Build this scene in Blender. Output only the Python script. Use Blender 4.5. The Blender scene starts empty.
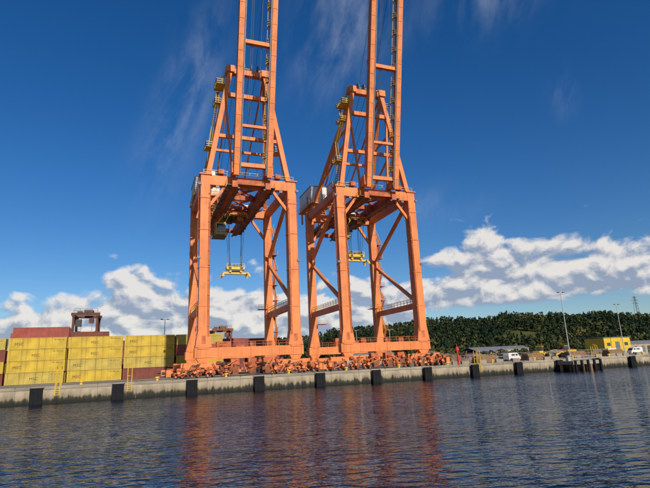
import bpy, math, random
import numpy as np
from mathutils import Vector, Matrix
random.seed(7); np.random.seed(7)
R=math.radians
scene=bpy.context.scene
COL=scene.collection
CAM=Vector((-37.3,-97.1,4.9)); YAW=21.0; PITCH=13.5; ROLL=2.6
QH=2.7   # quay height above water

# ------------------------------------------------------------------ materials
def newmat(name):
    m=bpy.data.materials.new(name); m.use_nodes=True
    nt=m.node_tree; return m,nt,nt.nodes["Principled BSDF"]
def mat(name,col,rough=0.55,var=0.25,scale=0.6,metal=0.0,streak=0.0,bump=0.0,dirt=None,spec=0.4):
    m,nt,b=newmat(name); N=nt.nodes; L=nt.links
    tc=N.new("ShaderNodeTexCoord")
    n=N.new("ShaderNodeTexNoise"); n.inputs["Scale"].default_value=scale; n.inputs["Detail"].default_value=5
    L.new(tc.outputs["Object"],n.inputs["Vector"])
    r=N.new("ShaderNodeMapRange"); r.inputs[1].default_value=0.3; r.inputs[2].default_value=0.7
    r.inputs[3].default_value=1-var; r.inputs[4].default_value=1+var*0.5
    L.new(n.outputs["Fac"],r.inputs[0])
    mx=N.new("ShaderNodeVectorMath"); mx.operation='SCALE'; mx.inputs[0].default_value=col
    L.new(r.outputs[0],mx.inputs["Scale"])
    out=mx.outputs[0]
    if streak>0:
        mp=N.new("ShaderNodeMapping"); mp.inputs["Scale"].default_value=(3.0,3.0,0.12)
        L.new(tc.outputs["Object"],mp.inputs[0])
        n2=N.new("ShaderNodeTexNoise"); n2.inputs["Scale"].default_value=1.0; n2.inputs["Detail"].default_value=3
        L.new(mp.outputs[0],n2.inputs["Vector"])
        r2=N.new("ShaderNodeMapRange"); r2.inputs[1].default_value=0.52; r2.inputs[2].default_value=0.75
        r2.inputs[3].default_value=0; r2.inputs[4].default_value=streak
        L.new(n2.outputs["Fac"],r2.inputs[0])
        mm=N.new("ShaderNodeMix"); mm.data_type='RGBA'
        L.new(r2.outputs[0],mm.inputs[0]); L.new(out,mm.inputs[6])
        d=dirt or (0.09,0.055,0.04)
        mm.inputs[7].default_value=(*d,1)
        out=mm.outputs[2]
    L.new(out,b.inputs["Base Color"])
    b.inputs["Roughness"].default_value=rough; b.inputs["Metallic"].default_value=metal
    b.inputs["Specular IOR Level"].default_value=spec
    if bump>0:
        bp=N.new("ShaderNodeBump"); bp.inputs["Strength"].default_value=bump; bp.inputs["Distance"].default_value=0.05
        n3=N.new("ShaderNodeTexNoise"); n3.inputs["Scale"].default_value=scale*6; n3.inputs["Detail"].default_value=3
        L.new(tc.outputs["Object"],n3.inputs["Vector"]); L.new(n3.outputs["Fac"],bp.inputs["Height"]); L.new(bp.outputs[0],b.inputs["Normal"])
    return m
M_OR=mat("orange_paint",(0.77,0.24,0.075),0.55,0.22,0.35,streak=0.55,dirt=(0.36,0.105,0.035),spec=0.25)
M_ORD=mat("orange_paint_worn",(0.53,0.14,0.05),0.6,0.45,0.9,streak=0.5,dirt=(0.16,0.05,0.025),spec=0.25)
M_RUST=mat("rusty_steel",(0.24,0.085,0.04),0.8,0.5,1.2,spec=0.2)
M_GANT=mat("dark_gantry_paint",(0.13,0.055,0.04),0.7,0.4,1.0,spec=0.2)
M_YE=mat("yellow_paint",(0.72,0.46,0.03),0.5,0.2,0.8)
M_WH=mat("white_panel",(0.72,0.70,0.66),0.5,0.12,0.5,streak=0.3,dirt=(0.4,0.34,0.28))
M_GY=mat("grey_steel",(0.16,0.16,0.17),0.5,0.3,1.0)
M_DK=mat("dark_steel",(0.035,0.035,0.04),0.5,0.3,1.0)
M_GL=mat("cab_glass",(0.03,0.045,0.06),0.08,0.1,1.0,spec=0.8)
M_RU=mat("black_rubber",(0.012,0.012,0.014),0.8,0.3,1.5,bump=0.3,spec=0.2)
M_CO=mat("concrete_apron",(0.33,0.285,0.215),0.85,0.4,0.15,bump=0.3,spec=0.2)
M_RED=mat("red_paint",(0.55,0.03,0.025),0.5,0.2,1.0)
M_CY=mat("container_yellow",(0.56,0.39,0.038),0.55,0.28,0.35,streak=0.7,dirt=(0.22,0.13,0.04))
M_CY2=mat("container_yellow_faded",(0.50,0.38,0.075),0.6,0.28,0.4,streak=0.8,dirt=(0.18,0.12,0.05))
M_CB=mat("container_brown",(0.20,0.05,0.033),0.55,0.25,0.5,streak=0.4,dirt=(0.08,0.03,0.02))
M_CR=mat("container_red",(0.32,0.07,0.05),0.55,0.25,0.5,streak=0.4)
M_CG=mat("container_grey",(0.33,0.33,0.34),0.55,0.2,0.5,streak=0.3)
M_CBL=mat("container_blue",(0.04,0.10,0.22),0.55,0.2,0.5,streak=0.3)
M_TX=mat("dark_lettering",(0.10,0.07,0.03),0.6,0.1,1.0)
M_PO=mat("galvanised_post",(0.42,0.42,0.42),0.45,0.15,1.0)
M_RK=mat("rubble",(0.20,0.13,0.085),0.9,0.5,0.8,bump=0.6,spec=0.1)
M_GR=mat("gravel_grey",(0.23,0.20,0.17),0.9,0.4,0.8,bump=0.6,spec=0.1)
M_WD=mat("timber",(0.28,0.16,0.08),0.8,0.35,1.5)
M_RF=mat("roof_sheet",(0.22,0.22,0.23),0.6,0.2,0.6)
M_BG=mat("beige_cladding",(0.40,0.33,0.24),0.6,0.15,0.6,streak=0.3)

# ------------------------------------------------------------------ mesh builder
class MB:
    def __init__(s): s.v=[]; s.f=[]; s.m=[]
    def hexa(s,pts,mi=0):
        o=len(s.v); s.v+= [tuple(p) for p in pts]
        for q in ((0,3,2,1),(4,5,6,7),(0,1,5,4),(1,2,6,5),(2,3,7,6),(3,0,4,7)):
            s.f.append(tuple(o+i for i in q)); s.m.append(mi)
    def box(s,c,d,mi=0,rz=0.0):
        x,y,z=[k/2 for k in d]; C,S=math.cos(rz),math.sin(rz); pts=[]
        for dz in (-z,z):
            for dx,dy in ((-x,-y),(x,-y),(x,y),(-x,y)):
                pts.append((c[0]+dx*C-dy*S,c[1]+dx*S+dy*C,c[2]+dz))
        s.hexa(pts,mi)
    def beam(s,p,q,w,h,mi=0,w2=None,h2=None,ref=None):
        p=Vector(p);q=Vector(q);d=(q-p).normalized()
        up=Vector(ref) if ref else (Vector((0,0,1)) if abs(d.z)<0.9 else Vector((0,1,0)))
        a=d.cross(up).normalized(); b=a.cross(d).normalized()
        w2=w2 or w; h2=h2 or h
        pts=[p-a*w/2-b*h/2,p+a*w/2-b*h/2,p+a*w/2+b*h/2,p-a*w/2+b*h/2,
             q-a*w2/2-b*h2/2,q+a*w2/2-b*h2/2,q+a*w2/2+b*h2/2,q-a*w2/2+b*h2/2]
        s.hexa(pts,mi)
    def cyl(s,p,q,r,n=10,mi=0,r2=None):
        p=Vector(p);q=Vector(q);d=(q-p).normalized(); r2=r if r2 is None else r2
        up=Vector((0,0,1)) if abs(d.z)<0.9 else Vector((0,1,0))
        a=d.cross(up).normalized(); b=a.cross(d).normalized(); o=len(s.v)
        for c,rr in ((p,r),(q,r2)):
            for i in range(n):
                t=2*math.pi*i/n; s.v.append(tuple(c+a*math.cos(t)*rr+b*math.sin(t)*rr))
        for i in range(n):
            j=(i+1)%n; s.f.append((o+i,o+j,o+n+j,o+n+i)); s.m.append(mi)
        s.f.append(tuple(o+i for i in reversed(range(n)))); s.m.append(mi)
        s.f.append(tuple(o+n+i for i in range(n))); s.m.append(mi)
    def rail(s,p,q,mi=0,h=1.1,t=0.06,step=1.6,n=2):
        p=Vector(p);q=Vector(q);L=(q-p).length;k=max(1,int(L/step))
        for i in range(k+1):
            a=p.lerp(q,i/k); s.beam(a,a+Vector((0,0,h)),t,t,mi)
        for j in range(1,n+1):
            z=Vector((0,0,h*j/n)); s.beam(p+z,q+z,t,t,mi)
    def obj(s,name,mats,parent=None,loc=(0,0,0),rz=0,smooth=False):
        me=bpy.data.meshes.new(name); me.from_pydata(s.v,[],s.f)
        for m in mats: me.materials.append(m)
        me.polygons.foreach_set("material_index",s.m)
        if smooth: me.polygons.foreach_set("use_smooth",[True]*len(s.f))
        me.update()
        o=bpy.data.objects.new(name,me); COL.objects.link(o); o.location=loc; o.rotation_euler=(0,0,rz)
        if parent: o.parent=parent
        return o
def empty(name,loc=(0,0,0),rz=0):
    e=bpy.data.objects.new(name,None); e.empty_display_size=0.5; COL.objects.link(e); e.location=loc; e.rotation_euler=(0,0,rz); return e

# ------------------------------------------------------------------ crane
def crane(cx,spr_y,spr_z,seed):
    rnd=random.Random(seed)
    P=empty("ship_to_shore_crane",(cx,0,QH))
    YS,YL,HX=4.0,26.0,9.5
    b=MB()
    for sx in (-1,1):
        b.beam((sx*HX,YS,5.6),(sx*HX,YS,42.2),2.2,2.0,0,2.0,1.8,ref=(0,1,0))
        b.beam((sx*HX,YL,5.6),(sx*HX,YL,42.2),1.9,1.8,0,1.8,1.7,ref=(0,1,0))
        b.beam((sx*HX,YS,5.9),(sx*HX,YS,9.0),3.2,2.1,0,2.22,2.04,ref=(0,1,0))
        b.beam((sx*HX,YL,5.9),(sx*HX,YL,9.0),2.8,1.9,0,1.92,1.84,ref=(0,1,0))
        for z in (14,22,30,37):
            b.box((sx*HX,YS,z),(2.34,2.12,0.12)); b.box((sx*HX,YL,z),(2.03,1.93,0.12))
        for z in (42.3,):
            b.box((sx*HX,YS,z),(2.6,2.4,0.25)); b.box((sx*HX,YL,z),(2.3,2.2,0.25))
        b.box((sx*HX,YS-1.02,7.4),(0.8,0.08,1.6),1)
        b.cyl((sx*(HX-1.0),YS-1.1,8),(sx*(HX-1.0),YS-1.1,40),0.07,6,1)
        b.cyl((sx*(HX-0.75),YS-1.08,8),(sx*(HX-0.75),YS-1.08,36),0.05,6,1)
        for z in np.arange(10,40,3.1): b.box((sx*(HX-0.88),YS-1.08,z),(0.5,0.12,0.08),1)
    b.obj("legs",[M_OR,M_ORD],P)
    b=MB()
    for y,w in ((YS,1.7),(YL,1.6)):
        b.box((0,y,4.85),(2*HX+3.4,w,1.9))
        for x in np.arange(-9,9.1,3): b.box((x,y,4.85),(0.12,w+0.16,2.0))
    for sx in (-1,1):
        x=sx*HX
        b.beam((x,YS+1,14.2),(x,YL-0.9,14.2),1.0,1.3)
        b.beam((x,YL-0.8,28.5),(x,YS+0.9,40.2),0.75,0.75)
        b.beam((x,YL-0.8,27.6),(x,YS+0.9,15.2),0.7,0.7)
        b.beam((x,YS+1,41.2),(x,YL-1,41.2),1.3,1.7)
        b.box((x,YL-1.3,28.0),(0.5,1.6,2.8))
    b.box((0,YS,41.1),(2*HX-2.0,1.6,2.2)); b.box((0,YL,41.1),(2*HX-1.8,1.5,2.2))
    for sx in (-1,1):
        b.beam((sx*8.6,YS,35.5),(sx*5.2,YS,40.0),0.6,0.6)
        b.beam((sx*8.6,YL,34.5),(sx*4.8,YL,40.0),0.6,0.6)
    b.obj("portal_frame",[M_OR],P)
    GZ=40.2
    b=MB()
    for sx in (-1,1):
        b.box((sx*3.6,21.5,GZ),(1.2,41,2.1))
        b.box((sx*2.8,21.5,GZ-1.2),(0.4,41,0.25),1)
        b.box((sx*4.8,21.5,GZ-0.6),(1.0,41,0.08),1)
        for y in np.arange(2,42,4.0): b.box((sx*3.6,y,GZ),(1.32,0.14,2.2))
        for y in np.arange(2,41,3.0):
            b.box((sx*4.8,y,GZ-0.8),(1.1,0.12,0.2)); 
            if rnd.random()<0.5: b.box((sx*4.9,y+1,GZ-1.1),(0.5,0.7,0.5),1)
    for y in (1.8,12,20,31,41.4): b.box((0,y,GZ+0.3),(6.0,0.8,1.1))
    for y0 in (12,20): b.beam((-3,y0-7.5,GZ+0.4),(3,y0-0.4,GZ+0.4),0.35,0.35); b.beam((3,y0-7.5,GZ+0.4),(-3,y0-0.4,GZ+0.4),0.35,0.35)
    b.obj("trolley_girder",[M_ORD,M_GY],P)
    b=MB()
    for sx in (-1,1):
        b.rail((sx*5.3,1,GZ-0.55),(sx*5.3,42,GZ-0.55),0,t=0.07)
    b.rail((-5.3,42,GZ-.55),(5.3,42,GZ-.55)); 
    for y,zz in ((YS,42.25),(YL,42.25)):
        b.rail((-10,y-0.9,zz),(10,y-0.9,zz),t=0.07)
    for sx in (-1,1):
        b.rail((sx*HX+0.45*sx,YS+1,14.9),(sx*HX+0.45*sx,YL-1,14.9),t=0.08)
        b.rail((sx*HX-0.45*sx,YS+1,14.9),(sx*HX-0.45*sx,YL-1,14.9),t=0.08)
        b.rail((sx*HX,YS+1,42.1),(sx*HX,YL-1,42.1),t=0.07)
    for k,z in enumerate(np.arange(6,38,4.0)):
        b.box((HX+1.7,YL,z),(1.3,2.6,0.08),1); b.rail((HX+2.3,YL-1.3,z),(HX+2.3,YL+1.3,z),t=0.06)
        s=1 if k%2 else -1
        b.beam((HX+1.7,YL-1.2*s,z),(HX+1.7,YL+1.2*s,z+4),0.6,0.08,1)
        for e in (-.3,.3): b.beam((HX+1.7+e,YL-1.2*s,z+1),(HX+1.7+e,YL+1.2*s,z+5),0.06,0.06)
    b.box((HX-2.0,YL-1.6,15.6),(2.4,2.4,0.08),1); b.rail((HX-3.2,YL-2.8,15.6),(HX-0.9,YL-2.8,15.6),t=0.07)
    b.box((-HX+2.0,YL-1.6,11.6),(2.4,2.4,0.08),1); b.rail((-HX+0.9,YL-2.8,11.6),(-HX+3.2,YL-2.8,11.6),t=0.07)
    b.obj("walkway_railings",[M_YE,M_ORD],P)
    b=MB(); AZ=69.0
    for sx in (-1,1):
        b.beam((sx*9.0,YS,42.0),(sx*4.1,YS+0.8,AZ),1.05,1.2)
        b.beam((sx*4.1,YS+1.4,AZ-1.0),(sx*9.0,YL,42.1),0.8,0.95)
        b.beam((sx*3.9,YS+1.4,AZ-0.5),(sx*3.6,40.5,41.3),0.34,0.4)
        b.beam((sx*6.0,YS+0.6,58.5),(sx*6.3,YL-13.0,58.0),0.45,0.5)
        b.beam((sx*6.6,YS+0.5,55.0),(sx*8.0,YL-4.8,48.3),0.4,0.4)
        b.beam((sx*3.6,YS,42.2),(sx*5.2,YS+0.7,62.5),0.45,0.5)
        b.box((sx*4.1,YS+0.9,AZ+0.3),(1.8,2.4,1.6))
    b.box((0,YS+0.8,AZ),(6.4,1.3,1.3)); b.box((0,YS+0.7,62.8),(9.0,0.9,1.0)); b.box((0,YS+0.4,52.2),(13.4,0.7,0.8))
    b.box((0,17,54.4),(13.2,0.6,0.6))
    b.beam((-8.2,6,43.0),(8.2,24,43.0),0.4,0.4); b.beam((8.2,6,43.0),(-8.2,24,43.0),0.4,0.4)
    for x in (-2.4,-0.8,0.8,2.4):
        b.cyl((x-0.12,YS+0.6,AZ+1.5),(x+0.12,YS+0.6,AZ+1.5),0.9,14,1)
    for sx in (-1,1):
        b.box((sx*3.6,0.9,43.2),(1.8,1.8,2.4)); b.beam((sx*3.6,1.5,44.2),(sx*3.6,YS,42.3),1.0,1.0)
        b.box((sx*6.3,3.2,43.0),(1.2,1.3,1.0),2)
    b.obj("a_frame_mast",[M_OR,M_GY,M_ORD],P)
    b=MB()
    for (x,y,z,w,d) in ((-6.0,6.0,65.3,2.6,3.6),(-6.6,6.5,60.8,1.8,2.8),(0,6.6,70.0,8.6,1.6),(7.0,6.0,50.0,1.6,3.0),(-8.6,6.0,49.5,1.6,3.0),(5.6,6.0,66,1.4,2.2)):
        b.box((x,y,z),(w,d,0.08),0)
        for s in (-1,1):
            b.rail((x-w/2,y+s*d/2,z),(x+w/2,y+s*d/2,z),t=0.11,step=1.1); b.rail((x+s*w/2,y-d/2,z),(x+s*w/2,y+d/2,z),t=0.11,step=1.1)
    pts=[(-8.6,7,43),(-8.4,7,49.5),(-7.4,7.4,55.5),(-6.9,7,60.8),(-6.3,6.8,65.3),(-4.5,6.6,70)]
    for i in range(len(pts)-1):
        a=Vector(pts[i]);c=Vector(pts[i+1]); s=1 if i%2 else -1
        for e in (-.3,.3): b.beam(a+Vector((e,-1.4*s,0)),c+Vector((e,1.4*s,0)),0.07,0.2,0); b.beam(a+Vector((e,-1.4*s,1)),c+Vector((e,1.4*s,1)),0.08,0.08)
        for k in range(14):
            t=k/14; q=(a+Vector((0,-1.4*s,0))).lerp(c+Vector((0,1.4*s,0)),t); b.box(q,(0.6,0.25,0.04),1)
    b.obj("mast_platforms",[M_YE,M_GY],P)
    b=MB(); H0=Vector((0,0.3,41.8)); D=Vector((0,-0.208,0.978)).normalized(); U=Vector((0,D.z,-D.y))
    LB=58
    def bp(x,l,o=0): return H0+Vector((x,0,0))+D*l+U*o
    for sx in (-1,1):
        b.beam(bp(sx*3.6,-0.3),bp(sx*3.6,LB),1.15,1.7,0)
        for l in np.arange(2,LB,3.5): b.beam(bp(sx*3.6,l),bp(sx*3.6,l+0.12),1.24,1.82,0)
        b.beam(bp(sx*2.8,0,-0.7),bp(sx*2.8,LB,-0.7),0.25,0.3,1)
        b.beam(bp(sx*3.6,8,1.3),bp(sx*3.6,LB-4,1.7),0.28,0.3)
        for l in (9,30,48): b.box(bp(sx*3.6,l,1.2),(0.7,0.9,1.2))
    for l,t in ((2,0.9),(10.5,0.6),(28.8,0.9),(50,0.8),(57.4,1.0)): b.beam(bp(-2.9,l),bp(2.9,l),t,t)
    b.obj("raised_boom",[M_OR,M_GY],P)
    b=MB()
    for l in np.arange(4,LB-2,4.2):
        q=bp(2.6,l,0.4); b.box(q,(0.6,0.9,0.06),1); b.rail(q+Vector((-0.3,-0.45,0)),q+Vector((-0.3,0.45,0)),t=0.09); b.rail(q+Vector((-0.3,-0.45,0)),q+Vector((0.3,-0.45,0)),t=0.09)
    for o in (-0.22,0.22): b.beam(bp(2.6+o,1,0.9),bp(2.6+o,LB-1,0.9),0.09,0.09)
    for l in np.arange(1,LB-1,0.6): b.beam(bp(2.38,l,0.9),bp(2.82,l,0.9),0.06,0.06)
    b.obj("boom_ladder",[M_YE,M_YE],P)
    b=MB()
    for x in (-1.3,-0.9,1.0): b.beam(bp(x,0,0.3),bp(x,LB,0.3),0.07,0.07)
    for x in (-2.0,2.0): b.beam((x,YS+0.6,AZ+1.8),bp(x,55,0.9),0.07,0.07)
    for x in (-2.4,-0.8,0.8,2.4): b.beam((x,YS+0.6,AZ+2.2),(x-1.0,31,46.5),0.07,0.07)
    b.obj("boom_ropes",[M_DK],P)
    b=MB()
    hx,hy,hz_=-6.6,28.5,47.2
    b.box((hx,hy,hz_),(6.0,10.5,4.6),0); b.box((hx,hy,hz_+2.4),(6.3,10.8,0.16),1)
    b.box((hx,hy,hz_-2.5),(6.6,11.4,0.35),2)
    for y in np.arange(hy-5,hy+5.1,1.25): b.box((hx-3.02,y,hz_),(0.06,0.06,4.5),0)
    for x in np.arange(hx-2.9,hx+3,1.45): b.box((x,hy-5.27,hz_),(0.06,0.06,4.5),0)
    b.box((hx-3.03,hy-2,hz_-.8),(0.1,1.0,2.1),3); b.box((hx+.5,hy-5.28,hz_-.8),(1.0,0.1,2.1),3)
    for y in (hy-2.5,hy+2): b.box((hx,y,hz_+2.85),(1.2,1.2,0.7),3)
    for dx in (-2.6,2.6):
        for dy in (-4.6,0,4.6): b.beam((hx+dx,hy+dy,41.2),(hx+dx,hy+dy,hz_-2.7),0.4,0.4,2)
    b.box((hx,hy,41.4),(6.4,0.6,0.7),2)
    b.rail((hx-3.3,hy-5.7,hz_-2.3),(hx+3.3,hy-5.7,hz_-2.3),4,t=0.07); b.rail((hx-3.3,hy-5.7,hz_-2.3),(hx-3.3,hy+5.7,hz_-2.3),4,t=0.07)
    b.box((4.6,31,43.2),(2.6,5.0,2.6),0); b.box((4.6,31,41.6),(3.2,6,0.3),2)
    b.box((-8.0,10.5,43.9),(2.4,4.2,2.8),0); b.box((-8.0,10.5,45.36),(2.6,4.4,0.1),1)
    b.obj("machinery_house",[M_WH,M_RF,M_OR,M_GY,M_YE],P)
    b=MB(); TZ=38.6
    b.box((0,spr_y,TZ),(5.0,6.0,0.6),0); b.box((0,spr_y,TZ-.6),(5.8,3.0,0.5),1)
    for sx in (-1,1):
        for dy in (-2.4,2.4): b.cyl((sx*2.4,spr_y+dy,TZ+.4),(sx*2.8,spr_y+dy,TZ+.4),0.35,12,1)
    for dx in (-2.4,2.4): b.rail((dx,spr_y-3,TZ-1.2),(dx,spr_y+3,TZ-1.2),2,t=0.07)
    b.rail((-2.5,spr_y-3,TZ-1.2),(2.5,spr_y-3,TZ-1.2),2,t=0.07)
    b.box((0.9,spr_y-1.6,TZ-1.1),(1.6,1.2,0.9),0); b.box((-1.2,spr_y+1.2,TZ-1.1),(1.2,1.2,0.8),1)
    b.obj("trolley",[M_ORD,M_DK,M_YE],P)
    b=MB(); yc=spr_y-1.5; xc=-4.0
    b.box((xc,yc,35.9),(2.3,3.2,0.25),0); b.box((xc,yc,33.2),(2.3,3.2,0.3),0)
    b.box((xc,yc,34.55),(2.1,3.0,2.4),1)
    for dx in (-1.07,1.07):
        for dy in (-1.52,0,1.52): b.box((xc+dx,yc+dy,34.55),(0.14,0.14,2.42),0)
    for dx in (-0.9,0.9):
        for dy in (-1.2,1.2): b.beam((xc+dx,yc+dy,36.0),(xc+dx*0.8+1.6,yc+dy,TZ-.2),0.18,0.18,0)
    b.box((xc-0.2,yc,32.7),(3.2,4.2,0.08),2)
    for s in (-1,1):
        b.rail((xc-1.9,yc+s*2.2,32.75),(xc+1.5,yc+s*2.2,32.75),0,t=0.09); b.rail((xc-0.2+s*1.7,yc-2.2,32.75),(xc-0.2+s*1.7,yc+2.2,32.75),0,t=0.09)
    b.obj("operator_cab",[M_YE,M_GL,M_GY],P)
    b=MB(); z=spr_z-QH
    b.box((0,spr_y,z),(6.06,0.9,0.45)); 
    for sx in (-1,1):
        b.box((sx*2.9,spr_y,z-0.05),(0.4,2.44,0.4)); b.box((sx*1.3,spr_y,z+0.4),(0.5,1.8,0.45))
        for sy in (-1,1):
            b.box((sx*3.0,spr_y+sy*1.15,z-0.5),(0.3,0.3,0.7)); b.beam((sx*3.15,spr_y+sy*1.25,z-0.2),(sx*3.35,spr_y+sy*1.5,z-1.0),0.3,0.12)
    b.box((0,spr_y,z+1.2),(4.4,1.9,0.7)); b.box((0,spr_y,z+0.7),(2.4,1.6,0.6),1); b.box((0,spr_y-.5,z+1.8),(1.0,0.8,0.6),1)
    b.box((1.4,spr_y-.97,z+1.2),(0.7,0.06,0.5),1); b.box((-1.4,spr_y-.97,z+1.2),(0.7,0.06,0.5),1)
    b.rail((-2.2,spr_y-.95,z+1.5),(2.2,spr_y-.95,z+1.5),t=0.07,h=0.8)
    for sx in (-1,1):
        for sy in (-1,1):
            b.cyl((sx*1.4-0.1,spr_y+sy*0.6,z+2.0),(sx*1.4+0.1,spr_y+sy*0.6,z+2.0),0.55,12,1)
            b.box((sx*1.4,spr_y+sy*0.6,z+1.7),(0.4,0.5,0.7))
            b.beam((sx*1.4,spr_y+sy*0.2,z+2.0),(sx*1.7,spr_y+sy*1.0,TZ),0.07,0.07,1); b.beam((sx*1.4,spr_y+sy*1.0,z+2.0),(sx*2.1,spr_y+sy*2.2,TZ),0.07,0.07,1)
    b.obj("container_spreader",[M_YE,M_DK],P)
    b=MB()
    for y in (YS,YL):
        for sx in (-1,1):
            x0=sx*HX
            b.beam((x0,y,4.1),(x0,y,2.9),3.0,1.5,0,1.6,1.3)
            b.beam((x0-4.2,y,2.55),(x0+4.2,y,2.55),1.1,0.9)
            for s2 in (-1,1):
                x1=x0+s2*3.0
                b.beam((x1-1.9,y,1.75),(x1+1.9,y,1.75),1.0,0.6,2); b.box((x1,y,2.1),(0.9,1.2,0.7))
                for s3 in (-1,1):
                    x2=x1+s3*1.5
                    b.beam((x2-0.95,y,1.0),(x2+0.95,y,1.0),0.9,0.55,2); b.box((x2,y,1.35),(0.5,1.0,0.6))
                    for s4 in (-1,1):
                        x3=x2+s4*0.55
                        b.cyl((x3,y-0.22,0.42),(x3,y+0.22,0.42),0.4,12,1)
                        b.box((x3,y-0.4,0.62),(0.34,0.1,0.7),2)
                    b.cyl((x2-0.1,y-0.6,1.15),(x2-0.1,y-1.3,1.25),0.3,8,0); b.box((x2+0.3,y-0.75,0.75),(0.5,0.5,0.5),3,rnd.random())
            b.box((x0+sx*6.4,y,1.2),(0.9,1.0,1.3),0); b.cyl((x0+sx*6.8,y,1.3),(x0+sx*7.6,y,1.3),0.28,8,1)
        for i in range(80):
            x=rnd.uniform(-15,15); z=rnd.uniform(0.3,1)**1.0*2.9
            b.box((x,y-rnd.uniform(0.5,1.3),z),(rnd.uniform(.2,.9),rnd.uniform(.2,.5),rnd.uniform(.15,.6)),rnd.choice((0,2,2,3,3,1)),rnd.uniform(-.5,.5))
        for i in range(24):
            x=rnd.uniform(-14,12); b.beam((x,y-1.0,rnd.uniform(.5,3)),(x+rnd.uniform(-2,3),y-1.1,rnd.uniform(.4,3.4)),0.12,0.12,rnd.choice((0,2,3)))
    for x in (-3.2,0.3,3.4): b.box((x,YS,2.4),(1.7,1.3,2.2),2); b.box((x,YS-0.8,1.2),(1.2,0.5,1.4),3)
    b.obj("travel_bogies",[M_OR,M_DK,M_ORD,M_RUST],P)
    b=MB()
    b.box((-2,YL,6.9),(3.5,1.6,2.2),2); b.box((2,YL,6.4),(2,1.4,1.3),2)
    b.rail((-9,YS-0.8,5.8),(9,YS-0.8,5.8),3,t=0.07); b.rail((-9,YL-0.7,5.8),(9,YL-0.7,5.8),3,t=0.07)
    for x in (-5.5,0.5,4.0): b.box((x,YS+0.2,6.3),(1.2,0.9,1.0),3)
    b.obj("sill_equipment",[M_WH,M_GY,M_ORD,M_ORD,M_YE],P)
    b=MB()
    for x,y,z in ((-10.7,3,40),(10.7,3,40),(-10.7,3,24),(10.7,3,24),(0,3.2,39.6),(-7,3.2,39.6),(7,3.2,39.6)):
        b.box((x,y,z),(0.7,0.35,0.5),0)
    for sx in (-1,1):
        for dx in (-0.25,0.25): b.beam((sx*(HX+1.35),YS+dx,6),(sx*(HX+1.35),YS+dx,41),0.06,0.06,1)
        for z in np.arange(6,41,0.8): b.beam((sx*(HX+1.35),YS-.25,z),(sx*(HX+1.35),YS+.25,z),0.05,0.05,1)
    b.obj("floodlights_and_ladders",[M_GY,M_ORD],P)
crane(-15.9,21.0,26.8,1)
crane(15.1,17.5,30.2,2)

# ------------------------------------------------------------------ containers
CL,CW,CH=12.0,2.44,2.6
def container_mesh():
    b=MB(); dep=0.05
    for y,sg in ((0,1),(CW,-1)):
        xs=[];x=0.16
        while x<CL-0.2:
            xs+= [(x,0.03),(x+0.10,0.03),(x+0.16,0.03+dep),(x+0.26,0.03+dep)]; x+=0.32
        xs.append((CL-0.16,0.03)); o=len(b.v)
        for (px,d) in xs:
            b.v.append((px,y+sg*d,0.16)); b.v.append((px,y+sg*d,CH-0.12))
        for i in range(len(xs)-1):
            q=(o+2*i,o+2*i+2,o+2*i+3,o+2*i+1); b.f.append(q if sg>0 else q[::-1]); b.m.append(0)
        for z,h in ((0.08,0.16),(CH-0.06,0.12)): b.box((CL/2,y+sg*0.05,z),(CL-0.32,0.1,h))
        for xx in (0.08,CL-0.08): b.box((xx,y+sg*0.08,CH/2),(0.16,0.16,CH))
    b.box((CL/2,CW/2,CH-0.04),(CL-0.3,CW-0.2,0.04)); b.box((CL/2,CW/2,0.1),(CL-0.3,CW-0.2,0.06))
    b.box((CL-0.08,CW/2,CH/2),(0.06,CW-0.32,CH-0.1)); b.box((0.10,CW/2,CH/2),(0.06,CW-0.32,CH-0.1))
    for yy in (0.45,0.95,1.5,2.0): b.cyl((0.04,yy,0.15),(0.04,yy,CH-0.15),0.03,6,1)
    b.box((0.06,CW/2,CH/2),(0.03,0.03,CH-0.2),1)
    me=bpy.data.meshes.new("container_shell"); me.from_pydata(b.v,[],b.f)
    me.materials.append(M_CY); me.materials.append(M_GY); me.polygons.foreach_set("material_index",b.m); me.update(); return me
CM=container_mesh()
fc=bpy.data.curves.new("lettering","FONT"); fc.body="MSC"; fc.size=0.9; fc.extrude=0.01; fc.materials.append(M_TX); fc.space_character=1.1
fc2=bpy.data.curves.new("small_lettering","FONT"); fc2.body="TRIU 4307 L5G1"; fc2.size=0.34; fc2.extrude=0.01; fc2.materials.append(M_TX)
def cont(x,y,t,m,text=False):
    if m is M_CY and random.random()<0.35: m=M_CY2
    o=bpy.data.objects.new("shipping_container",CM); COL.objects.link(o)
    o.location=(x+random.uniform(-.12,.12),y+random.uniform(-.07,.07),QH+0.02+t*(CH+0.07))
    o.material_slots[0].link='OBJECT'; o.material_slots[0].material=m
    if text:
        for d,lx,lz in ((fc,random.choice((4.9,4.9,1.2)),0.9),(fc2,9.2,1.95)):
            tt=bpy.data.objects.new("lettering",d); COL.objects.link(tt); tt.parent=o; tt.location=(lx,0.01,lz); tt.rotation_euler=(R(90),0,0)
Y0=37.0
cols={-78.2:("BYBY","YBY","BR"),-65.7:("YYYY","YYYYR","YYYYR"),-53.2:("YYYY","YYYY","BYYY"),-40.7:("BYYY","YYBY","GYYB"),-28.3:("BYRY","BBYR","YBRB")}
cm={'Y':M_CY,'B':M_CB,'R':M_CR,'G':M_CG,'L':M_CBL}
for x,rows in cols.items():
    for r,st in enumerate(rows):
        for t,ch in enumerate(st): cont(x,Y0+r*2.75,t,cm[ch],text=(ch=='Y' and r==0) or (ch=='Y' and t>=3))
for x in (-90.8,-103.4): 
    for t,ch in enumerate("YBY"): cont(x,Y0,t,cm[ch],ch=='Y')
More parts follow.
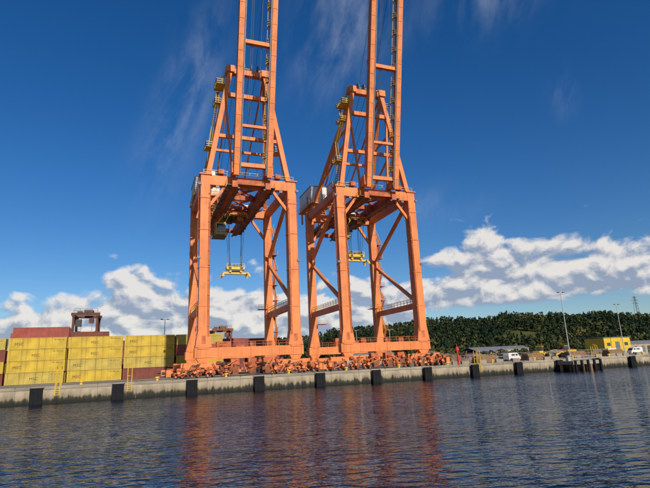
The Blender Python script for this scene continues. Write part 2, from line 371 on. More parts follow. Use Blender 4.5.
for i,x in enumerate((-30,-17.4,-4.8)):
    for r in range(2):
        st=("BRBR","RBLR","BRG")[i] if r==0 else "RBRB"
        for t,ch in enumerate(st): cont(x,62+r*2.75,t,cm[ch])
for i,x in enumerate((-70,-57.4,-44.8)):
    for t,ch in enumerate(("RBYBR","BBRRB","YBRB")[i]): cont(x,58,t,cm[ch])

# ------------------------------------------------------------------ yard gantry
def yard_gantry(x,y,h=19.5,w=6.4,d=9.0,m=M_ORD):
    P=empty("yard_gantry_crane",(x,y,QH)); b=MB()
    for sx in (-1,1):
        for sy in (-1,1):
            b.beam((sx*w/2,sy*d/2,1.4),(sx*w/2,sy*d/2,h-1),0.6,0.6)
        b.box((sx*w/2,0,1.7),(0.9,d+3,0.9)); b.box((sx*w/2,0,h-1.0),(0.8,d+1,0.8))
        b.beam((sx*w/2,-d/2,h-6),(sx*w/2,0,h-1.6),0.3,0.3); b.beam((sx*w/2,d/2,h-6),(sx*w/2,0,h-1.6),0.3,0.3)
    for sy in (-1,1): b.box((0,sy*d/2,h-0.5),(w+1.4,0.6,0.8))
    b.obj("portal_frame",[m],P); b=MB()
    for sx in (-1,1):
        for k in (-5,-3.2,3.2,5): b.cyl((sx*w/2-0.3,k,0.75),(sx*w/2+0.3,k,0.75),0.75,14)
    b.obj("wheels",[M_RU],P); b=MB()
    b.box((0.5,0,h+0.5),(2.4,4,1.1),3); b.box((-2.0,0,h+0.3),(1.2,3,0.8),1); b.rail((-w/2,-d/2,h),(w/2,-d/2,h),4,t=0.1); b.rail((-w/2,d/2,h),(w/2,d/2,h),4,t=0.1)
    b.box((-w/2+1.3,-d/2+1.5,h-3),(1.6,1.8,2.0),1); b.box((0,0,h-5.5),(5.6,1.2,0.5),2); b.box((1.6,-d/2+.8,h-2.4),(1.3,1.2,1.5),3)
    for s in (-1,1): b.beam((s*1.5,0,h),(s*1.5,0,h-5.4),0.08,0.08,1)
    b.obj("trolley_and_cab",[M_WH,M_DK,M_YE,m,M_GY],P)
yard_gantry(-52.5,69,m=M_GANT)
yard_gantry(-8,95,h=16,m=M_RUST)

# ------------------------------------------------------------------ quay
b=MB()
xs=np.arange(-400,1200,6.25)
for i in range(len(xs)-1):
    b.box(((xs[i]+xs[i+1])/2,0.75,-0.1),(6.21,1.5,4.9))
for i in range(len(xs)-1):
    b.box(((xs[i]+xs[i+1])/2,0.7,2.527),(6.22,1.64,0.35),1)
    b.box(((xs[i]+xs[i+1])/2,0.15,2.77),(6.0,0.3,0.14),1)
wm,nt,bs=newmat("quay_wall_concrete"); N=nt.nodes; L=nt.links
geo=N.new("ShaderNodeNewGeometry"); sp=N.new("ShaderNodeSeparateXYZ"); L.new(geo.outputs["Position"],sp.inputs[0])
n=N.new("ShaderNodeTexNoise"); n.inputs["Scale"].default_value=0.5; n.inputs["Detail"].default_value=7; L.new(geo.outputs["Position"],n.inputs["Vector"])
mp=N.new("ShaderNodeMapping"); mp.inputs["Scale"].default_value=(1.6,2.2,0.3); L.new(geo.outputs["Position"],mp.inputs[0])
n2=N.new("ShaderNodeTexNoise"); n2.inputs["Scale"].default_value=1; n2.inputs["Detail"].default_value=5; L.new(mp.outputs[0],n2.inputs["Vector"])
a1=N.new("ShaderNodeMath"); a1.operation='MULTIPLY_ADD'; L.new(n2.outputs["Fac"],a1.inputs[0]); a1.inputs[1].default_value=-2.4; L.new(sp.outputs[2],a1.inputs[2])
cr=N.new("ShaderNodeValToRGB")
mr=N.new("ShaderNodeMapRange"); mr.inputs[1].default_value=-1.6; mr.inputs[2].default_value=1.2; L.new(a1.outputs[0],mr.inputs[0]); L.new(mr.outputs[0],cr.inputs[0])
e=cr.color_ramp.elements; e[0].position=0.25; e[0].color=(0.012,0.014,0.009,1); e[1].position=0.85; e[1].color=(0.43,0.355,0.245,1)
k=e.new(0.42); k.color=(0.05,0.042,0.025,1); k=e.new(0.55); k.color=(0.30,0.24,0.155,1)
mm=N.new("ShaderNodeMix"); mm.data_type='RGBA'; mm.blend_type='MULTIPLY'; mm.inputs[0].default_value=0.6
L.new(cr.outputs[0],mm.inputs[6]); r3=N.new("ShaderNodeMapRange"); r3.inputs[1].default_value=.3; r3.inputs[2].default_value=.7; r3.inputs[3].default_value=.45; r3.inputs[4].default_value=1.15
L.new(n.outputs["Fac"],r3.inputs[0]); L.new(r3.outputs[0],mm.inputs[7]); L.new(mm.outputs[2],bs.inputs["Base Color"]); bs.inputs["Roughness"].default_value=0.85
b.obj("quay_wall",[wm,M_CO])
for i in range(-6,16):
    x=-53.0+12.6*i
    b=MB(); b.box((0,-0.75,0.95),(1.9,0.5,3.4),0)
    for dx in (-0.6,0,0.6): b.box((dx,-1.03,0.95),(0.5,0.06,3.3),0)
    for z in (0.2,1.9): b.cyl((0,-0.5,z),(0,0,z),0.55,14,0)
    for dx in (-0.9,0.9): b.beam((dx,-0.6,2.6),(dx*1.2,0.02,2.75),0.08,0.08,1)
    b.obj("quay_fender",[M_RU,M_GY],None,(x,0,0))
def yellow_ladder(x):
    P=empty("quay_ladder",(x,0,QH)); b=MB()
    for s in (-1,1):
        b.cyl((s*0.35,-0.15,-1.5),(s*0.35,-0.15,3.0),0.07,8); b.cyl((s*0.35,-0.15,3.0),(s*0.35,0.5,3.4),0.07,8); b.cyl((s*0.35,0.5,3.4),(s*0.35,1.2,3.0),0.07,8); b.cyl((s*0.35,1.2,3.0),(s*0.35,1.2,0.1),0.07,8)
    for z in np.arange(-1.4,0.1,0.35): b.cyl((-0.35,-0.15,z),(0.35,-0.15,z),0.04,6)
    b.cyl((-.35,1.2,1.2),(.35,1.2,1.2),0.05,6)
    b.obj("rails_and_rungs",[M_YE],P)
for x in (-50.0,-38.6,37,74): yellow_ladder(x)
def bollard(x):
    b=MB(); b.cyl((0,0,0),(0,0,0.12),0.5,14); b.cyl((0,0,0.12),(0,0,0.55),0.25,14,r2=0.22); b.cyl((0,0,0.55),(0,0,0.8),0.42,14,r2=0.36)
    b.obj("mooring_bollard",[M_YE],None,(x,1.1,QH+0.005))
for i in range(-3,12): bollard(-46.5+12.6*i)

def plane(name,x0,x1,y0,y1,z,m,nx=1,ny=1):
    me=bpy.data.meshes.new(name); me.from_pydata([(x0,y0,z),(x1,y0,z),(x1,y1,z),(x0,y1,z)],[],[(0,1,2,3)]); me.materials.append(m)
    o=bpy.data.objects.new(name,me); COL.objects.link(o); return o
M_GD=mat("yard_ground",(0.17,0.14,0.10),0.9,0.45,0.05,bump=0.3,spec=0.15)
plane("ground",-4000,6000,1.52,6000,QH-0.02,M_GD)
plane("quay_apron",-400,330,1.53,34,QH-0.014,M_CO)
b=MB()
for y in (4,26):
    b.box((-35,y,QH+0.02),(730,0.09,0.06))
b.obj("crane_rail",[M_GY])
b=MB()
for y in (7.5,22.5): b.box((-35,y,QH-0.009),(730,0.15,0.002))
b.obj("painted_lane_line",[M_YE])

# water
wm,nt,bs=newmat("sea_water"); N=nt.nodes; L=nt.links
tc=N.new("ShaderNodeTexCoord")
def wn(scale,sx,sy,rot,detail):
    mp=N.new("ShaderNodeMapping"); mp.vector_type='POINT'; mp.inputs["Rotation"].default_value=(0,0,R(rot)); L.new(tc.outputs["Object"],mp.inputs[0])
    sc=N.new("ShaderNodeMapping"); sc.inputs["Scale"].default_value=(sx,sy,1); L.new(mp.outputs[0],sc.inputs[0])
    n=N.new("ShaderNodeTexNoise"); n.noise_dimensions='2D'; n.inputs["Scale"].default_value=scale; n.inputs["Detail"].default_value=detail; n.inputs["Roughness"].default_value=0.5; n.inputs["Distortion"].default_value=0.2
    L.new(sc.outputs[0],n.inputs["Vector"]); return n.outputs["Fac"]
def MA(nodes,links,op,a,b_=None,c=None,clamp=False):
    n=nodes.new("ShaderNodeMath"); n.operation=op; n.use_clamp=clamp
    for i,v in enumerate((a,b_,c)):
        if v is None: continue
        if isinstance(v,(int,float)): n.inputs[i].default_value=v
        else: links.new(v,n.inputs[i])
    return n.outputs[0]
h0=wn(0.05,0.6,1.2,10,2)
h1=wn(0.35,0.5,1.2,30,1); h2=wn(1.15,0.42,1.25,12,2); h2b=wn(1.6,0.5,1.2,34,1); h3=wn(4.0,0.55,1.1,21,2)
s=MA(N,L,'MULTIPLY',h1,0.13); s=MA(N,L,'MULTIPLY_ADD',h2,0.135,s); s=MA(N,L,'MULTIPLY_ADD',h2b,0.05,s); s=MA(N,L,'MULTIPLY_ADD',h3,0.032,s)
mrw=N.new("ShaderNodeMapRange"); mrw.inputs[1].default_value=0.35; mrw.inputs[2].default_value=0.65; mrw.inputs[3].default_value=0.8; mrw.inputs[4].default_value=1.15; L.new(h0,mrw.inputs[0])
s=MA(N,L,'MULTIPLY',s,mrw.outputs[0])
bp_=N.new("ShaderNodeBump"); bp_.inputs["Strength"].default_value=1.0; bp_.inputs["Distance"].default_value=1.0; L.new(s,bp_.inputs["Height"]); L.new(bp_.outputs[0],bs.inputs["Normal"])
bs.inputs["Base Color"].default_value=(0.001,0.005,0.016,1); bs.inputs["Roughness"].default_value=0.02; bs.inputs["IOR"].default_value=1.40
plane("water",-4000,6000,-3000,0.4,0.0,wm)

cy,sy_=math.cos(R(YAW)),math.sin(R(YAW))
def W(Xc,Yc): return (CAM.x+cy*Xc+sy_*Yc, CAM.y-sy_*Xc+cy*Yc)

def foliage_mat(name,c1,c2,c3):
    m,nt,bs=newmat(name); N=nt.nodes; L=nt.links
    at=N.new("ShaderNodeAttribute"); at.attribute_name="tint"
    cr=N.new("ShaderNodeValToRGB"); L.new(at.outputs["Fac"],cr.inputs[0]); e=cr.color_ramp.elements
    e[0].color=(*c1,1); e[1].color=(*c3,1); k=e.new(0.55); k.color=(*c2,1)
    L.new(cr.outputs[0],bs.inputs["Base Color"]); bs.inputs["Roughness"].default_value=0.8; bs.inputs["Specular IOR Level"].default_value=0.15
    return m
M_F1=foliage_mat("forest_foliage",(0.012,0.026,0.013),(0.030,0.046,0.016),(0.11,0.10,0.03))
M_F2=foliage_mat("shrub_foliage",(0.03,0.045,0.015),(0.06,0.07,0.022),(0.14,0.11,0.035))
def trees(name,pos,m,hmin,hmax,nq=34,size=1.5,conif=0.4,wid=0.32,patch=False):
    V=[];T=[]
    for (x,y,z) in pos:
        h=random.uniform(hmin,hmax); con=random.random()<conif; w=h*(wid*0.75 if con else wid)*random.uniform(.8,1.25)
        t=np.random.rand(nq)**(0.8)
        ang=np.random.rand(nq)*2*np.pi
        if con: rad=w*(1.02-t)*np.sqrt(np.random.rand(nq)*0.6+0.4); zz=h*(0.12+0.9*t)
        else:
            rad=w*np.sqrt(np.clip(1-(2*t-0.95)**2,0.02,1))*np.sqrt(np.random.rand(nq)*0.6+0.4); zz=h*(0.22+0.78*t)
            rad*=1+0.3*np.sin(ang*3+random.random()*6)
        c=np.stack([x+rad*np.cos(ang),y+rad*np.sin(ang),z+zz],1)
        a0=np.stack([np.cos(ang),np.sin(ang),np.full(nq,0.7)],1)+np.random.randn(nq,3)*0.45
        a0/=np.linalg.norm(a0,axis=1)[:,None]
        r=np.random.randn(nq,3); a=np.cross(a0,r); a/=np.linalg.norm(a,axis=1)[:,None]; b_=np.cross(a0,a)
        sz=(size*np.random.uniform(.6,1.3,nq)*(0.7 if con else 1.0))[:,None]
        q=np.stack([c-a*sz-b_*sz*0.7,c+a*sz*0.8-b_*sz,c+a*sz+b_*sz*0.8,c-a*sz*0.7+b_*sz],1)
        V.append(q.reshape(-1,3)); base=random.random()*(0.35 if con else 0.8)
        if patch: base+=0.28*math.sin(x*0.021+y*0.013)*math.sin(y*0.03-x*0.011+1)
        T.append(np.repeat(np.clip(base+np.random.uniform(-.2,.25,nq),0,1),4))
    V=np.concatenate(V); T=np.concatenate(T); nv=len(V); nf=nv//4
    me=bpy.data.meshes.new(name); me.vertices.add(nv); me.vertices.foreach_set("co",V.astype(np.float32).ravel())
    me.loops.add(nv); me.loops.foreach_set("vertex_index",np.arange(nv,dtype=np.int32))
    me.polygons.add(nf); me.polygons.foreach_set("loop_start",(np.arange(nf)*4).astype(np.int32)); me.polygons.foreach_set("loop_total",np.full(nf,4,dtype=np.int32))
    me.update(calc_edges=True)
    at=me.attributes.new("tint",'FLOAT','POINT'); at.data.foreach_set("value",T.astype(np.float32))
    me.materials.append(m); o=bpy.data.objects.new(name,me); COL.objects.link(o)
    tb=MB()
    if len(pos)<400:
        for (x,y,z) in pos: tb.cyl((x,y,z-0.3),(x,y,z+hmax*0.6),0.22,6,0,r2=0.08)
        tb.obj("trunks",[M_WD],o)
    return o
prof=[(-1.2,6),(-0.6,8),(-0.3,14),(-0.06,27),(0.04,38),(0.12,41),(0.2,43),(0.28,42),(0.35,43),(0.46,44),(0.56,44),(0.64,37),(0.75,30),(0.9,26),(1.3,22),(2.0,15)]
def hp(r): return float(np.interp(r,[p[0] for p in prof],[p[1] for p in prof]))-4.5+1.2*math.sin(r*37)+0.8*math.sin(r*71+1)
def hz(r,Y):
    f=min(1,max(0,(Y-400)/260)); f=f*f*(3-2*f)
    g=1-0.25*min(1,max(0,(Y-700)/300))
    return QH-0.5+hp(r)*f*g+ (3.0*math.sin(Y*0.035+r*14))*f
rs=np.linspace(-1.2,2.0,150); ys=list(np.linspace(395,720,26))+[800,900,1000,1300]
v=[];f=[]
for Y in ys:
    for r in rs:
        x,y=W(r*Y,Y); v.append((x,y,hz(r,Y)))
nr=len(rs)
for j in range(len(ys)-1):
    for i in range(nr-1): f.append((j*nr+i,j*nr+i+1,(j+1)*nr+i+1,(j+1)*nr+i))
me=bpy.data.meshes.new("hill"); me.from_pydata(v,[],f); me.materials.append(mat("hill_grass",(0.09,0.10,0.03),0.9,0.5,0.02,spec=0.1)); me.polygons.foreach_set("use_smooth",[True]*len(f))
COL.objects.link(bpy.data.objects.new("hill",me))
pos=[]
for i in range(8500):
    r=random.uniform(-0.7,1.3); Y=random.uniform(430,740)
    if math.sin(r*19+Y*0.013)+math.sin(r*7-Y*0.03+2)>1.5: continue
    x,y=W(r*Y,Y); pos.append((x,y,hz(r,Y)-0.5))
trees("forest",pos,M_F1,7,14,nq=42,size=0.95,conif=0.45,patch=True)
pos=[]
for i in range(330):
    r=random.uniform(0.0,1.2); Y=random.uniform(270,380); x,y=W(r*Y,Y); pos.append((x,y,QH-0.2))
trees("distant_tree_row",pos,M_F2,4,8.5,nq=80,size=0.5,conif=0.15,wid=0.42)
pos=[]
for i in range(60):
    r=random.uniform(0.2,0.42); Y=random.uniform(185,235); x,y=W(r*Y,Y); pos.append((x,y,QH-0.2))
trees("shrubs",pos,M_F2,1.5,4.0,nq=90,size=0.3,conif=0.0,wid=0.6)

def pylon(x,y,z,h):
    P=empty("electricity_pylon",(x,y,z)); b=MB()
    def wd(t): return 3.2*(1-t)+0.6*t
    for i in range(9):
        t0,t1=i/9,(i+1)/9
        for sx in (-1,1):
            for sy in (-1,1): b.beam((sx*wd(t0),sy*wd(t0),h*t0),(sx*wd(t1),sy*wd(t1),h*t1),0.3,0.3)
            b.beam((-sx*wd(t0),-wd(t0),h*t0),(sx*wd(t1),-wd(t1),h*t1),0.2,0.2)
    for t,w in ((0.72,6),(0.84,7.5),(0.95,5)): b.beam((-w,0,h*t),(w,0,h*t),0.4,0.4); b.beam((-w,0,h*t),(0,0,h*t+2),0.2,0.2); b.beam((w,0,h*t),(0,0,h*t+2),0.2,0.2)
    b.obj("lattice_tower",[M_GY],P)
x,y=W(0.625*690,690); pylon(x,y,hz(0.625,690),36)

def lamp(x,y,h,rz=0,z=QH):
    P=empty("street_lamp",(x,y,z),rz); b=MB()
    b.cyl((0,0,0),(0,0,h),0.16,10,r2=0.09); b.cyl((0,0,0),(0,0,1.0),0.28,10)
    b.beam((-1.1,0,h),(1.1,0,h),0.12,0.12)
    b.obj("mast",[M_PO],P); b=MB()
    for s in (-1,1): b.box((s*1.0,-0.2,h+0.12),(0.8,0.5,0.22))
    b.obj("lamp_heads",[M_GY],P)
lamp(83.5,17.6,19.5); lamp(135.3,40.9,18.5); lamp(-30,64,17); lamp(196,60,18); lamp(60,120,16); lamp(46,60,12)

def shed(name,x,y,w,d,h,mw,rz=0,nwin=4,ridge=1.2):
    P=empty(name,(x,y,QH),rz); b=MB()
    b.box((0,0,h/2),(w,d,h))
    b.obj("walls",[mw],P); b=MB()
    for s in (-1,1):
        b.hexa([(-w/2-.3,s*(d/2+.3),h+0.01),(w/2+.3,s*(d/2+.3),h+0.01),(w/2+.3,0,h+ridge),(-w/2-.3,0,h+ridge),(-w/2-.3,s*(d/2+.3),h+.2),(w/2+.3,s*(d/2+.3),h+.2),(w/2+.3,0,h+ridge+.2),(-w/2-.3,0,h+ridge+.2)])
    b.obj("roof",[M_RF],P); b=MB()
    for i in range(nwin):
        xx=-w/2+w*(i+0.5)/nwin
        if i==nwin//2: b.box((xx,-d/2-0.02,h*0.38),(w/nwin*0.5,0.08,h*0.74),1)
        else: b.box((xx,-d/2-0.02,h*0.6),(w/nwin*0.4,0.06,h*0.2),0)
    b.obj("windows_and_doors",[M_GL,M_GY],P)
shed("yellow_warehouse",138,50,14,9,6.2,M_YE,0,3,0.2)
shed("low_shed",166,62,26,8,3.6,M_BG,0,6)
shed("low_shed",95,70,16,7,3.0,M_BG,0.1,4)
shed("low_shed",120,95,30,9,4.0,M_BG,-0.05,7)
shed("low_shed",55,100,22,9,4.2,M_BG,0,5)
for i,(x,y,t,c) in enumerate(((150,40,0,'Y'),(163,40,0,'Y'),(163,40,1,'Y'),(176,42,0,'Y'),(189,42,0,'G'),(104,46,0,'R'),(80,64,0,'B'))): cont(x,y,t,cm[c])

def pile(name,x,y,w,d,h,m,seed):
    rnd=np.random.RandomState(seed); n=34; v=[];f=[]
    ph=rnd.rand(6)*6
    for j in range(n):
        for i in range(n):
            a=i/(n-1)*2-1; c=j/(n-1)*2-1
            e=max(0,1-(abs(a)**2.2+abs(c)**2.2))
            z=h*e**0.7*(0.75+0.25*math.sin(a*5+ph[0])*math.cos(c*4+ph[1]))+ (rnd.rand()*0.45*(e>0))
            v.append((a*w/2,c*d/2,z-0.05))
    for j in range(n-1):
        for i in range(n-1): f.append((j*n+i,j*n+i+1,(j+1)*n+i+1,(j+1)*n+i))
    me=bpy.data.meshes.new(name); me.from_pydata(v,[],f); me.materials.append(m); o=bpy.data.objects.new(name,me); COL.objects.link(o); o.location=(x,y,QH)
pile("rubble_heap",42,22,16,8,2.6,M_RK,1); pile("gravel_heap",58,26,18,9,2.2,M_GR,2); pile("rubble_heap",76,30,14,8,1.8,M_RK,3); pile("gravel_heap",96,34,20,9,2.4,M_GR,4); pile("rubble_heap",52,44,24,10,4.0,M_RK,5); pile("rubble_heap",118,36,14,8,2.0,M_RK,6)
def timber(x,y,rz):
    b=MB(); 
    for k in range(4):
        for j in range(7-k):
            b.cyl((-3,(j-(6-k)/2)*0.5,0.25+k*0.44),(3,(j-(6-k)/2)*0.5,0.25+k*0.44),0.25,8)
    b.obj("log_stack",[M_WD],None,(x,y,QH),rz)
timber(66,14,0.1); timber(88,20,-0.1); timber(98,15,0); timber(48,12,0.05)
def van(x,y,rz,m):
    P=empty("parked_van",(x,y,QH),rz); b=MB()
    prof_=[(-2.6,0.35),(2.6,0.35),(2.62,1.0),(2.2,1.15),(1.5,1.95),(1.2,2.2),(-2.5,2.2),(-2.62,1.6)]
    n=len(prof_)
    for yy in (-0.95,0.95):
        for px,pz in prof_: b.v.append((px,yy,pz))
    b.f.append(tuple(range(n))); b.m.append(0); b.f.append(tuple(reversed(range(n,2*n)))); b.m.append(0)
    for i in range(n): j=(i+1)%n; b.f.append((j,i,n+i,n+j)); b.m.append(0)
    b.obj("body",[m],P); b=MB()
    for s in (-1,1): b.box((0.95,s*0.96,1.6),(0.9,0.03,0.5)); b.box((-0.6,s*0.96,1.6),(1.4,0.03,0.45))
    b.beam((2.22,0,1.2),(1.56,0,1.93),1.6,0.04)
    b.obj("windows",[M_GL],P); b=MB()
    for sx in (-1.7,1.7):
        for s in (-1,1): b.cyl((sx,s*0.8,0.34),(sx,s*1.0,0.34),0.34,14)
    b.obj("wheels",[M_RU],P)
van(64,20,0.2,M_WH); van(108,24,0.1,M_WH); van(124,28,3.1,M_WH)
def loader(x,y,rz):
    P=empty("wheel_loader",(x,y,QH),rz); b=MB()
    b.box((-1.6,0,1.7),(2.6,1.8,1.3)); b.box((1.1,0,1.3),(2.0,1.3,0.9)); b.box((-0.2,0,2.9),(1.3,1.4,1.4),1); b.box((-0.2,0,3.65),(1.5,1.6,0.15))
    for s in (-1,1): b.beam((1.2,s*0.6,1.9),(3.3,s*0.6,0.9),0.25,0.4)
    b.beam((3.3,-1.3,0.7),(3.3,1.3,0.7),0.3,1.1); b.box((3.7,0,0.3),(1.0,2.6,0.15))
    b.obj("body_and_bucket",[M_YE,M_GL],P); b=MB()
    for sx in (-1.7,1.5):
        for s in (-1,1): b.cyl((sx,s*0.8,0.8),(sx,s*1.35,0.8),0.8,16)
    b.obj("wheels",[M_RU],P)
loader(72,17,0.4); loader(92,27,2.6)
b=MB(); b.cyl((0,0,0),(0,0,3.6),0.2,10); b.box((0,0,3.7),(0.7,0.5,0.8)); b.box((0,-0.35,1.4),(0.7,0.3,0.9)); b.cyl((0,0,4.1),(0,0,4.4),0.12,8,0)
b.obj("red_signal_post",[M_RED,M_WH],None,(33,2.4,QH))
P=empty("mooring_jetty",(64,0,0)); b=MB()
b.box((0,-3.0,1.9),(9,5.6,0.8),0)
for x in (-4,-1.3,1.3,4):
    for y in (-5.4,-1.5): b.cyl((x,y,-2),(x,y,1.5),0.35,10,1)
for x in (-4.0,-2,0,2,4.0): b.box((x,-5.98,1.0),(0.5,0.35,3.0),2)
b.rail((-4.4,-5.6,2.3),(4.4,-5.6,2.3),3,t=0.07); b.box((-3,-3,2.7),(0.8,0.8,0.9),3)
b.obj("deck_and_piles",[M_CO,M_WD,M_RU,M_PO],P)
b=MB(); 
for x in np.arange(30,200,3.0): b.cyl((x,33,QH),(x,33,QH+2.2),0.05,6)
for z in (0.3,1.2,2.1): b.beam((30,33,QH+z),(198,33,QH+z),0.05,0.05)
b.obj("wire_fence",[M_PO])
b=MB()
for x in np.arange(30,180,2.6): 
    if random.random()<.6: b.box((x,6.5,QH+0.4),(2.2,0.5,0.8),0,random.uniform(-.03,.03))
b.obj("concrete_barrier",[M_CO])

# ------------------------------------------------------------------ sky
SUN_EL=27.0; sun_dir=Vector((0.13,-1.0,0)).normalized()*math.cos(R(SUN_EL))+Vector((0,0,math.sin(R(SUN_EL))))
world=bpy.data.worlds.new("World"); scene.world=world; world.use_nodes=True; nt=world.node_tree; N=nt.nodes; L=nt.links; N.clear()
def A(op,a,b_=None,c=None,clamp=False): return MA(N,L,op,a,b_,c,clamp)
outn=N.new("ShaderNodeOutputWorld"); bg=N.new("ShaderNodeBackground"); L.new(bg.outputs[0],outn.inputs[0]); bg.inputs[1].default_value=0.1
sky=N.new("ShaderNodeTexSky"); sky.sky_type='NISHITA'; sky.sun_disc=False; sky.sun_elevation=R(SUN_EL); sky.sun_rotation=math.atan2(sun_dir.x,sun_dir.y)%(2*math.pi)
sky.air_density=1.0; sky.dust_density=0.4; sky.ozone_density=4.0
hs=N.new("ShaderNodeHueSaturation"); hs.inputs["Hue"].default_value=0.508; hs.inputs["Saturation"].default_value=1.3; hs.inputs["Value"].default_value=0.95; L.new(sky.outputs[0],hs.inputs["Color"])
tc=N.new("ShaderNodeTexCoord"); sp=N.new("ShaderNodeSeparateXYZ"); L.new(tc.outputs["Generated"],sp.inputs[0])
az=A('ARCTAN2',sp.outputs[0],sp.outputs[1]); el=A('ARCSINE',sp.outputs[2])
azd=A('MULTIPLY',az,180/math.pi); eld=A('MULTIPLY',el,180/math.pi)
def ramp(stops,lo,hi,vmax):
    cr=N.new("ShaderNodeValToRGB"); cr.color_ramp.interpolation='B_SPLINE'; e=cr.color_ramp.elements
    L.new(A('DIVIDE',A('SUBTRACT',azd,lo),hi-lo,clamp=True),cr.inputs[0])
    e.remove(e[1]); first=True
    for (p,vv) in stops:
        q=(p-lo)/(hi-lo); c=vv/vmax
        if first: k=e[0]; k.position=q; first=False
        else: k=e.new(q)
        k.color=(c,c,c,1)
    return A('MULTIPLY',cr.outputs[0],vmax)
T=ramp([(-60,5),(-20,7),(-10,7.2),(-4,9.0),(0,12.0),(4,10.3),(8,9.8),(14,9.6),(20,8.4),(25,8.8),(30,8.8),(34,10.6),(38,13.4),(42,12.8),(47,11.6),(52,11.6),(58,10.6),(70,10),(100,4)],-70,110,16)
B=ramp([(-60,0),(20,0),(24,1),(29,3.5),(33,5.3),(60,5.2),(100,5)],-70,110,16)
def cloudN(dx,dy):
    cb=N.new("ShaderNodeCombineXYZ"); L.new(A('ADD',az,dx),cb.inputs[0]); L.new(A('MULTIPLY',A('ADD',el,dy),1.5),cb.inputs[1])
    n=N.new("ShaderNodeTexNoise"); n.noise_dimensions='2D'; n.inputs["Scale"].default_value=11; n.inputs["Detail"].default_value=7; n.inputs["Roughness"].default_value=0.56; n.inputs["Distortion"].default_value=0.25; L.new(cb.outputs[0],n.inputs["Vector"])
    v=N.new("ShaderNodeTexVoronoi"); v.voronoi_dimensions='2D'; v.feature='F1'; v.inputs["Scale"].default_value=24; L.new(cb.outputs[0],v.inputs["Vector"])
    return A('ADD',n.outputs[0],A('MULTIPLY',A('SUBTRACT',0.4,v.outputs["Distance"]),0.22))
n0=cloudN(0,0); n1=cloudN(0.006,0.012)
mt=A('ADD',A('DIVIDE',A('SUBTRACT',T,eld),1.8),A('MULTIPLY',A('SUBTRACT',n0,0.46),5.8))
mb=A('ADD',A('DIVIDE',A('SUBTRACT',eld,B),0.6),A('MULTIPLY',A('SUBTRACT',n0,0.42),3.0))
m=A('MINIMUM',mt,mb)
ms=N.new("ShaderNodeMapRange"); ms.interpolation_type='SMOOTHSTEP'; ms.inputs[1].default_value=-0.1; ms.inputs[2].default_value=1.1; L.new(m,ms.inputs[0])
hrel=A('DIVIDE',A('SUBTRACT',eld,B),A('SUBTRACT',T,B),clamp=True)
sh=A('ADD',A('MULTIPLY',hrel,0.75),A('MULTIPLY',A('SUBTRACT',n0,n1),4.8)); sh=A('ADD',sh,A('MULTIPLY',A('SUBTRACT',n0,0.5),0.8)); sh=A('ADD',sh,0.10,clamp=True)
cc=N.new("ShaderNodeMix"); cc.data_type='RGBA'; L.new(sh,cc.inputs[0]); cc.inputs[6].default_value=(3.0,3.6,4.8,1); cc.inputs[7].default_value=(8.3,7.9,7.5,1)
mix=N.new("ShaderNodeMix"); mix.data_type='RGBA'; L.new(A('MULTIPLY',ms.outputs[0],0.92),mix.inputs[0]); L.new(hs.outputs[0],mix.inputs[6]); L.new(cc.outputs[2],mix.inputs[7])
cb=N.new("ShaderNodeCombineXYZ"); L.new(az,cb.inputs[0]); L.new(el,cb.inputs[1])
mp=N.new("ShaderNodeMapping"); mp.inputs["Rotation"].default_value=(0,0,R(-65)); L.new(cb.outputs[0],mp.inputs[0])
mp2=N.new("ShaderNodeMapping"); mp2.inputs["Scale"].default_value=(3.0,7.0,1); L.new(mp.outputs[0],mp2.inputs[0])
cn=N.new("ShaderNodeTexNoise"); cn.noise_dimensions='2D'; cn.inputs["Scale"].default_value=2.2; cn.inputs["Detail"].default_value=7; cn.inputs["Roughness"].default_value=0.62; cn.inputs["Distortion"].default_value=0.15; L.new(mp2.outputs[0],cn.inputs["Vector"])
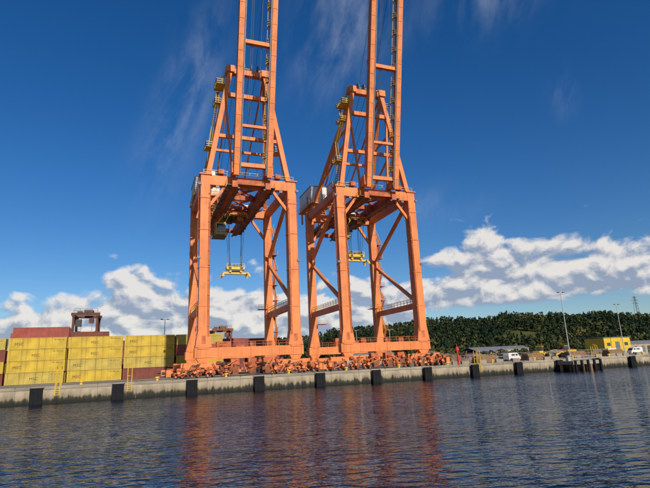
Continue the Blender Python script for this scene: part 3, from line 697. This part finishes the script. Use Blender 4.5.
def blob(a0,e0,sa,se,tilt=0.0):
    de=A('SUBTRACT',eld,e0); da=A('SUBTRACT',A('SUBTRACT',azd,a0),A('MULTIPLY',de,tilt))
    x=A('POWER',A('ABSOLUTE',A('DIVIDE',da,sa)),2.0); y=A('POWER',A('ABSOLUTE',A('DIVIDE',de,se)),2.0)
    return A('EXPONENT',A('MULTIPLY',A('ADD',x,y),-1.0))
bl=A('ADD',blob(4,29,2.8,8,0.35),A('ADD',A('MULTIPLY',blob(25,37,6,6,0.3),0.8),A('MULTIPLY',blob(44,39,7,3.5),0.8)))
bl=A('ADD',bl,A('ADD',A('MULTIPLY',blob(50,26,1.2,2.0),0.5),A('MULTIPLY',blob(33,17,6,2.0),0.35)))
cm_=N.new("ShaderNodeMapRange"); cm_.interpolation_type='SMOOTHSTEP'; cm_.inputs[1].default_value=0.32; cm_.inputs[2].default_value=0.85; L.new(cn.outputs[0],cm_.inputs[0])
cf=A('MULTIPLY',A('MULTIPLY',cm_.outputs[0],bl),0.36,clamp=True)
mix2=N.new("ShaderNodeMix"); mix2.data_type='RGBA'; L.new(cf,mix2.inputs[0]); L.new(mix.outputs[2],mix2.inputs[6]); mix2.inputs[7].default_value=(6.0,6.6,7.6,1)
L.new(mix2.outputs[2],bg.inputs[0])
world.cycles.sampling_method='MANUAL'; world.cycles.sample_map_resolution=256
ld=bpy.data.lights.new("sun","SUN"); ld.energy=4.2; ld.angle=R(0.5); ld.color=(1.0,0.91,0.78)
lo=bpy.data.objects.new("sun",ld); COL.objects.link(lo); lo.rotation_euler=(-sun_dir).to_track_quat('-Z','Y').to_euler()

# camera
cd=bpy.data.cameras.new("camera"); co=bpy.data.objects.new("camera",cd); COL.objects.link(co)
cd.sensor_fit='HORIZONTAL'; cd.sensor_width=36; cd.lens=36*488/650; cd.clip_end=20000; cd.clip_start=0.3
co.matrix_world=Matrix.Translation(CAM)@Matrix.Rotation(R(-YAW),4,'Z')@Matrix.Rotation(R(90+PITCH),4,'X')@Matrix.Rotation(R(-ROLL),4,'Z')
scene.camera=co
scene.view_settings.view_transform='Standard'; scene.view_settings.look='None'; scene.view_settings.exposure=0
